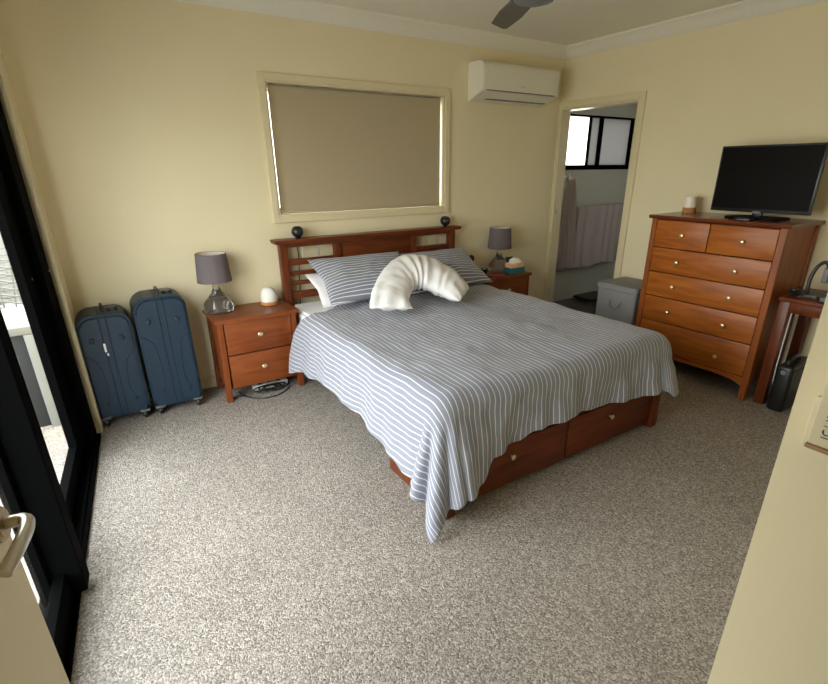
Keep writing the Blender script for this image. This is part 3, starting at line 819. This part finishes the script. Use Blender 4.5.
# power board and cables under the left bedside table
pb = thing('power_board', 'white power board on the carpet under the left bedside table', 'power board', (1.93, -.24, 0))
b = bm_new(); box(b, 1.80, 2.06, -.265, -.205, .0, .035, .005, 2); obj('housing', b, M['white'], pb)
for k in range(3):
    b = bm_new(); x = 1.85+.07*k; box(b, x-.016, x+.016, -.25, -.22, .035, .062, .004, 2); obj('plug', b, M['blackp'], pb)
b = bm_new(); pts = []
for k in range(34):
    a = k*.75; pts.append((1.86+.085*cos(a)+.02*sin(a*2.3)+.0032*k, -.315+.045*sin(a)+.008*cos(a*1.7), .012+.010*(1+sin(a*1.3))))
tube(b, smooth_path(pts, 3), .0045, 6); tag(obj('cable_tangle', b, M['blackp']), 'tangled black cable heap on the carpet under the left bedside table', 'cable')
b = bm_new(); tube(b, smooth_path([(1.70, -.22, .006), (1.72, -.33, .006), (1.80, -.43, .006), (1.92, -.44, .006), (2.03, -.36, .006), (2.07, -.24, .006), (2.07, -.13, .05), (2.07, -.06, .3)], 8), .004, 6)
tag(obj('loose_cord', b, M['blackp']), 'single dark cord looping out onto the carpet in front of the left bedside table', 'cord')

# ------------------------------------------------------------------ suitcases
def suitcase(x0, x1, zt, name_label):
    xc = (x0+x1)/2; w = x1-x0; y0, y1 = -.31, -.02
    t = thing('suitcase', name_label, 'suitcase', (xc, -.15, 0), 'navy wheeled suitcases')
    zb = .055
    b = bm_new(); tt = bmesh.new()
    ol = []
    for cx_, cz_, a0, r_ in ((x1-.075, zt-.075, 0, .075), (x0+.095, zt-.095, 90, .095), (x0+.035, zb+.035, 180, .035), (x1-.035, zb+.035, 270, .035)):
        for q in range(9): a_ = radians(a0+90*q/8); ol.append((cx_+r_*cos(a_), cz_+r_*sin(a_)))
    prism(b, ol, 'Y', y0, y1, .018); obj('shell', b, M['suit'], t, angle=60)
    # zip band round the middle
    b = bm_new()
    for dx in (-.020, .016):
        pp = [(xc+dx, y0-.002, zb+.01), (xc+dx, y0-.004, zt-.03), (xc+dx, y0+.02, zt-.001), (xc+dx, y1-.02, zt-.001), (xc+dx, y1+.004, zt-.03), (xc+dx, y1+.002, zb+.01)]
        tube(b, [Vector(p) for p in pp], .0032, 8)
    obj('zip', b, M['suitd'], t)
    b = bm_new(); s = .028
    for sx in (-1, 1):      # curved panel creases either side
        xs = xc+sx*w*.30
        tube(b, smooth_path([(xc+sx*w*.46, y0-.001, zt-.24), (xc+sx*w*.36, y0-.002, zt-.26), (xc+sx*w*.24, y0-.002, zt-.32), (xc+sx*w*.20, y0-.002, zb+.20), (xc+sx*w*.26, y0-.001, zb+.14)], 5), .003, 6)
    obj('crease', b, M['suitd'], t)
    for sx in (-1, 1):
        for zc in (zt-.15, zb+.11):
            b = bm_new(); c = Vector((xc+sx*w*.27, y0, zc)); k = 1 if zc > .4 else .7
            lathe(b, 0, 0, [(.020*k, -.002), (.018*k, .009), (.008*k, .013)], 16, Matrix.Translation(c) @ Matrix.Rotation(radians(90), 4, 'X') @ Matrix.Rotation(radians(30*sx), 4, 'Z') @ Matrix.Scale(.7, 4, (1, 0, 0)))
            obj('side_stud', b, M['suitd'], t)
    b = bm_new(); tube(b, smooth_path([(xc+.01, -.22, zt-.004), (xc+.01, -.20, zt+.024), (xc+.01, -.12, zt+.028), (xc+.01, -.10, zt-.004)], 5), .009, 8); obj('top_handle', b, M['blackp'], t)
    b = bm_new(); box(b, xc+.03, xc+.09, -.19, -.10, zt-.003, zt+.010, .004, 2); obj('trolley_handle', b, M['suitg'], t)
    b = bm_new()
    for xx in (xc+.045, xc+.085): lathe(b, xx, -.215, [(.010, zt-.003), (.012, zt+.014), (.006, zt+.020)], 14)
    obj('zip_lock', b, M['blackp'], t)
    for xx, sx in ((x0+.035, -1), (x1-.035, 1)):
        for yy in (y0+.035, y1-.035):
            b = bm_new(); box(b, xx-.030, xx+.030, yy-.028, yy+.028, .050, .070, .006, 2); hs = obj('wheel_housing', b, M['suitg'], t)
            b = bm_new(); lathe(b, 0, 0, [(.010, -.014), (.024, -.012), (.027, -.006), (.027, .006), (.024, .012), (.010, .014)], 22, Matrix.Translation((xx, yy, .0275)) @ Matrix.Rotation(radians(90), 4, 'Y')); obj('wheel', b, M['blackp'], hs)
    return t
sA = suitcase(.828, 1.120, .728, 'shorter navy suitcase standing in the corner by the sliding door with a small white tag')
b = bm_new(); box(b, .948, .960, -.320, -.312, .50, .555, .002, 2); box(b, .956, .966, -.320, -.312, .475, .492, .002, 2); obj('luggage_tag', b, M['white'], sA)
sB = suitcase(1.142, 1.448, .793, 'taller navy suitcase standing between the shorter suitcase and the bedside table')

# ------------------------------------------------------------------ dresser
DX, DY0, DY1, DZ = 4.585, -1.436, -2.39, 1.193
dr = thing('chest_of_drawers', 'tall amber wooden chest of six drawers against the right wall', 'chest of drawers', (4.83, -1.913, 0))
b = bm_new(); prism(b, [(DX, DZ-.012), (DX+.012, DZ-.026), (W-.018, DZ-.026), (W-.018, DZ), (DX+.004, DZ)], 'Y', DY1, DY0, .002); obj('top', b, M['drstop'], dr)
FX = DX+.020
for ya_, yb in ((DY0-.022, DY0-.062), (DY1+.062, DY1+.022)):
    b = bm_new(); y0, y1 = min(ya_, yb), max(ya_, yb)
    prof = [(FX, DZ-.026), (FX+.045, DZ-.026), (FX+.045, .20), (FX+.040, .05), (FX+.036, 0), (FX-.006, 0), (FX-.004, .10), (FX+.000, .25)]
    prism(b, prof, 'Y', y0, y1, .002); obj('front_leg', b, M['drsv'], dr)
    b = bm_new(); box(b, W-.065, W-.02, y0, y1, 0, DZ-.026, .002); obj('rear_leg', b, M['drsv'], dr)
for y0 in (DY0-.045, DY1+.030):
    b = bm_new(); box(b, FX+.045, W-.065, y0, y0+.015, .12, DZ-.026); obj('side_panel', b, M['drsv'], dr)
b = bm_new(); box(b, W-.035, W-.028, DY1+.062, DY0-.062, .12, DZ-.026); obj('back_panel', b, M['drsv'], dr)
b = bm_new(); box(b, FX+.022, FX+.032, DY1+.062, DY0-.062, .13, DZ-.026); obj('inner_frame', b, M['gap'], dr)
b = bm_new(); prism(b, [(DY0-.062, .165), (DY0-.062, .10), (DY0-.13, .125), (DY0-.25, .135), (DY1+.25, .135), (DY1+.13, .125), (DY1+.062, .10), (DY1+.062, .165)], 'X', FX+.004, FX+.022, .001); obj('apron', b, M['drs'], dr)
rows = [(.170, .398), (.404, .592), (.598, .777), (.783, .960)]
ya_, yb = DY1+.065, DY0-.065; ym = -1.898
def drawer(y0, y1, z0, z1, ks):
    b = bm_new(); box(b, FX, FX+.022, y0, y1, z0, z1, .004, 2); d = obj('drawer', b, M['drs'], dr)
    for ky, kz in ks:
        b = bm_new(); lathe(b, 0, 0, [(.006, 0), (.006, .012), (.014, .017), (.014, .023), (.008, .027)], 20, Matrix.Translation((FX, ky, kz)) @ Matrix.Rotation(radians(-90), 4, 'Y')); obj('knob', b, M['knob'], d)
for (z0, z1), kz in zip(rows, (.262, .493, .688, .870)):
    drawer(ya_, yb, z0, z1, ((-1.713, kz), (-2.126, kz)))
drawer(ym+.003, yb, .966, 1.160, ((-1.716, 1.064),)); drawer(ya_, ym-.003, .966, 1.160, ((-2.13, 1.064),))

tv = thing('television', 'flat black television standing on top of the chest of drawers', 'television', (4.86, -2.05, DZ))
TV0, TV1 = -2.372, -1.748
b = bm_new(); box(b, 4.845, 4.875, TV0, TV1, 1.232, 1.655, .004, 2); box(b, 4.87, 4.905, TV0+.10, TV1-.10, 1.27, 1.53, .01, 2); obj('casing', b, M['blackp'], tv)
b = bm_new(); box(b, 4.843, 4.8455, TV0+.012, TV1-.012, 1.255, 1.643); obj('screen', b, M['screen'], tv, False)
b = bm_new(); box(b, 4.855, 4.885, -2.09, -2.03, 1.200, 1.24, .003); obj('neck', b, M['blackp'], tv)
b = bm_new(); prism(b, rbox_pts(4.76, 4.97, -2.24, -1.88, .05), 'Z', DZ, DZ+.012, .003); obj('stand_base', b, M['screen'], tv)
b = bm_new(); box(b, 4.84, 4.8445, -2.085, -2.035, 1.226, 1.243, .002); obj('brand_bump', b, M['grey'], tv)
cd = thing('candle_jar', 'small white candle jar with honey wood base beside the television on the dresser', 'candle', (4.955, -1.53, DZ))
b = bm_new(); lathe(b, 4.955, -1.53, [(.045, DZ), (.047, DZ+.003), (.047, DZ+.038), (.045, DZ+.040)], 32); obj('wooden_base', b, M['ltwood'], cd)
b = bm_new(); lathe(b, 4.955, -1.53, [(.043, DZ+.040), (.044, DZ+.115), (.040, DZ+.120), (.038, DZ+.105)], 32); obj('glass', b, M['candle'], cd)
tvb = thing('small_box', 'small dark box on the dresser top in front of the television', 'box', (4.74, -2.05, DZ))
b = bm_new(); box(b, 4.64, 4.70, -2.12, -2.02, DZ, DZ+.014, .003); obj('box_body', b, M['blackp'], tvb)
b = bm_new(); box(b, 4.638, 4.6405, -2.10, -2.04, DZ+.004, DZ+.010, .001); obj('front_strip', b, M['grey'], tvb)

# hamper
hm = thing('laundry_hamper', 'grey felt laundry hamper with lid between the doorway and the chest of drawers', 'hamper', (4.85, -1.19, 0))
b = bm_new(); prism(b, rbox_pts(4.665, 5.035, -1.385, -1.005, .02), 'Z', 0, .555, .006); obj('hamper_body', b, M['hamper'], hm)
b = bm_new(); prism(b, rbox_pts(4.655, 5.045, -1.395, -.995, .022), 'Z', .555, .598, .008); obj('lid', b, M['hamper'], hm)
for x in (4.78,):
    b = bm_new(); tube(b, smooth_path([(4.665, -1.15, .46), (4.645, -1.16, .42), (4.643, -1.20, .40), (4.645, -1.24, .42), (4.665, -1.25, .46)], 5), .006, 8); obj('rope_handle', b, M['hamper'], hm)

# ------------------------------------------------------------------ desk
dk = thing('desk', 'red brown wooden desk right of the chest of drawers, mostly behind the near wall', 'desk', (4.86, -2.95, 0))
b = bm_new(); box(b, 4.635, W-.02, -3.50, -2.405, .722, .748, .003); obj('desk_top', b, M['bed'], dk)
b = bm_new(); box(b, 4.655, 4.675, -3.43, -2.47, .655, .722, .002); obj('front_apron', b, M['bed'], dk)
b = bm_new(); box(b, 4.70, W-.07, -2.435, -2.42, .655, .722, .002); obj('side_apron', b, M['bed'], dk)
for x in (4.65, W-.075):
    for y in (-2.47, -3.49):
        b = bm_new(); box(b, x, x+.055, y, y+.060, 0, .722, .003); obj('leg', b, M['bedv'], dk)
# stand with curved arm, box, clutter
st = thing('headset_stand', 'black stand with tall hooked arm on the desk beside the chest of drawers', 'stand', (4.80, -2.53, .748))
b = bm_new(); prism(b, rbox_pts(4.74, 4.86, -2.58, -2.47, .02), 'Z', .748, .766, .003); obj('base', b, M['blackp'], st)
b = bm_new(); tube(b, smooth_path([(4.80, -2.49, .762), (4.81, -2.485, .86), (4.82, -2.50, .93), (4.82, -2.53, .965), (4.82, -2.555, .955), (4.82, -2.56, .93)], 6), .011, 12); obj('arm', b, M['blackp'], st)
b = bm_new(); box(b, 4.805, 4.835, -2.575, -2.542, .84, .935, .008, 2); obj('handpiece', b, M['grey'], st)
db = thing('storage_box', 'low black box with grey front beside the hooked stand on the desk', 'box', (4.76, -2.65, .748))
b = bm_new(); box(b, 4.67, 4.80, -2.74, -2.60, .748, .79, .005, 2); obj('body', b, M['blackp'], db)
b = bm_new(); box(b, 4.667, 4.671, -2.73, -2.61, .754, .776, .001); obj('front_strip', b, M['suitg'], db)
b = bm_new(); pts = [(4.72+.04*cos(k*.9), -2.455+.03*sin(k*.9), .757+.0022*k) for k in range(22)]; tube(b, smooth_path(pts, 3), .006, 6)
tag(obj('cable_coil', b, M['blackp']), 'coiled black cable on the desk corner nearest the chest of drawers', 'cable')

bg = thing('carry_case', 'black case with carry handle on the carpet under the desk', 'case', (4.78, -2.55, 0))
b = bm_new(); box(b, 4.605, 4.93, -2.605, -2.505, 0.0, .325, .022, 3); obj('case_body', b, M['blackp'], bg)
b = bm_new(); box(b, 4.625, 4.915, -2.612, -2.602, .03, .30, .006, 2); obj('side_panel', b, M['darkg'], bg, label='dark grey side panel')
b = bm_new(); tube(b, smooth_path([(4.64, -2.555, .32), (4.65, -2.555, .355), (4.72, -2.555, .37), (4.79, -2.555, .355), (4.80, -2.555, .32)], 6), .012, 10); obj('handle', b, M['blackp'], bg)
b = bm_new(); lathe(b, 0, 0, [(.016, 0), (.016, .008)], 18, Matrix.Translation((4.606, -2.555, .28)) @ Matrix.Rotation(radians(-90), 4, 'Y')); obj('latch', b, M['grey'], bg)
b = bm_new(); tube(b, smooth_path([(4.96, -2.62, .30), (4.98, -2.60, .40), (5.01, -2.63, .46), (5.04, -2.66, .38), (5.05, -2.64, .30)], 6), .005, 8)
tag(obj('thin_cable', b, M['white']), 'thin pale lead looping behind the black case under the desk', 'cable')

b = bm_new(); tube(b, smooth_path([(4.80, -2.475, .755), (4.70, -2.478, .73), (4.69, -2.478, .6), (4.69, -2.478, .25), (4.72, -2.48, .10)], 6), .004, 6)  # pale tube added to imitate the highlight along the leg's inner edge
obj('power_cord_or_glint', b, M['white'], st, label='pale added cord imitating a highlight on the desk leg')
# ------------------------------------------------------------------ air conditioner
ac = thing('air_conditioner', 'cream white split system air conditioner high on the back wall', 'air conditioner', (4.38, -.1, 2.05))
AX0, AX1 = 3.945, 4.835
prof = [(-.002, 2.335), (-.14, 2.335), (-.175, 2.328), (-.197, 2.31), (-.203, 2.28), (-.200, 2.14), (-.192, 2.115), (-.02, 2.052), (-.002, 2.052)]
b = bm_new(); prism(b, prof, 'X', AX0, AX1, .006); obj('housing', b, M['acw'], ac)
b = bm_new(); prism(b, [(-.2055, 2.28), (-.2025, 2.142), (-.199, 2.142), (-.200, 2.28)], 'X', AX0+.012, AX1-.012); obj('front_panel', b, M['acw'], ac)
b = bm_new(); prism(b, [(-.196, 2.112), (-.19, 2.105), (-.085, 2.066), (-.085, 2.072)], 'X', AX0+.05, AX1-.05); obj('louvre', b, M['acw'], ac)
b = bm_new(); box(b, AX0+.05, AX1-.05, -.197, -.185, 2.118, 2.124); box(b, AX0+.13, AX1-.06, -.100, -.06, 2.066, 2.074); obj('air_slot', b, M['grey'], ac)
b = bm_new(); box(b, 4.37, 4.41, -.2062, -.2035, 2.160, 2.167); obj('badge', b, M['steel'], ac)

# ------------------------------------------------------------------ ceiling fan
fn = thing('ceiling_fan', 'dark bladed ceiling fan hanging above the middle of the room', 'fan', (2.90, -1.80, 2.2))
b = bm_new(); lathe(b, 2.90, -1.80, [(.02, H-.06), (.065, H-.05), (.07, H-.005), (.07, H)], 28); obj('canopy', b, M['white'], fn)
b = bm_new(); lathe(b, 2.90, -1.80, [(.012, 2.30), (.012, H-.05)], 16); obj('down_rod', b, M['white'], fn)
b = bm_new(); lathe(b, 2.90, -1.80, [(.03, 2.20), (.085, 2.215), (.10, 2.25), (.09, 2.29), (.03, 2.31)], 36); obj('motor_housing', b, M['grey'], fn)
bladem = plain('fan_blade_grey_brown', (.10, .09, .078), .5)
for a in (63, 183, 303):
    b = bm_new(); ot = [(.08, -.035), (.16, -.055), (.40, -.062), (.62, -.048), (.645, -.030), (.60, .050), (.40, .060), (.16, .05), (.08, .035)]
    prism(b, ot, 'Z', -.004, .004, .001)
    Rm = Matrix.Translation((2.90, -1.80, 2.262)) @ Matrix.Rotation(radians(a), 4, 'Z') @ Matrix.Rotation(radians(10), 4, 'X')
    for v in b.verts: v.co = Rm @ v.co
    obj('blade', b, bladem, fn)

# ------------------------------------------------------------------ light
wd = bpy.data.worlds.new('sky'); SC.world = wd; wd.use_nodes = True; nt = wd.node_tree
bgn = nt.nodes['Background']; tc = nt.nodes.new('ShaderNodeTexCoord'); sx = nt.nodes.new('ShaderNodeSeparateXYZ'); rp = nt.nodes.new('ShaderNodeValToRGB')
nt.links.new(tc.outputs['Generated'], sx.inputs[0]); 
mp = nt.nodes.new('ShaderNodeMapRange'); mp.inputs[1].default_value = -1; mp.inputs[2].default_value = 1
nt.links.new(sx.outputs[2], mp.inputs[0]); nt.links.new(mp.outputs[0], rp.inputs[0])
e = rp.color_ramp.elements; e[0].position = 0; e[0].color = (.50, .48, .42, 1); e[1].position = 1; e[1].color = (.88, .92, 1.0, 1)
k = e.new(.48); k.color = (.62, .60, .54, 1); k = e.new(.54); k.color = (1.0, .97, .92, 1)
nt.links.new(rp.outputs[0], bgn.inputs[0]); bgn.inputs[1].default_value = 1.0
def portal(name, loc, rot, sx_, sy_):
    l = bpy.data.lights.new(name, 'AREA'); l.shape = 'RECTANGLE'; l.size = sx_; l.size_y = sy_; l.cycles.is_portal = True
    o = bpy.data.objects.new(name, l); COL.objects.link(o); o.location = loc; o.rotation_euler = rot; return o
portal('added_window_portal_side', (EX1+.11, -.95, 1.55), (0, radians(90), 0), 1.1, 1.1)  # portal for the added, unseen ensuite side window
c = L((S0+S1)/2, -.14, 1.06)
po = portal('daylight_portal_door', c, (0, 0, 0), S1-S0, ZT); po.matrix_world = Matrix.Translation(c) @ Matrix(((-.0862, 0, -.99628, 0), (-.99628, 0, .0862, 0), (0, 1, 0, 0), (0, 0, 0, 1)))
portal('daylight_portal_ensuite', ((ewx0+ewx1)/2, EY+.13, (ewz0+ewz1)/2), (radians(-90), 0, 0), ewx1-ewx0, ewz1-ewz0)

SC.view_settings.view_transform = 'Standard'; SC.view_settings.look = 'None'; SC.view_settings.gamma = 1
SC.view_settings.use_curve_mapping = False; SC.view_settings.exposure = 3.82
SC.cycles.use_denoising = True; SC.cycles.max_bounces = 12; SC.cycles.diffuse_bounces = 8; SC.cycles.transparent_max_bounces = 12
SC.cycles.caustics_reflective = False; SC.cycles.caustics_refractive = False; SC.cycles.sample_clamp_indirect = 6
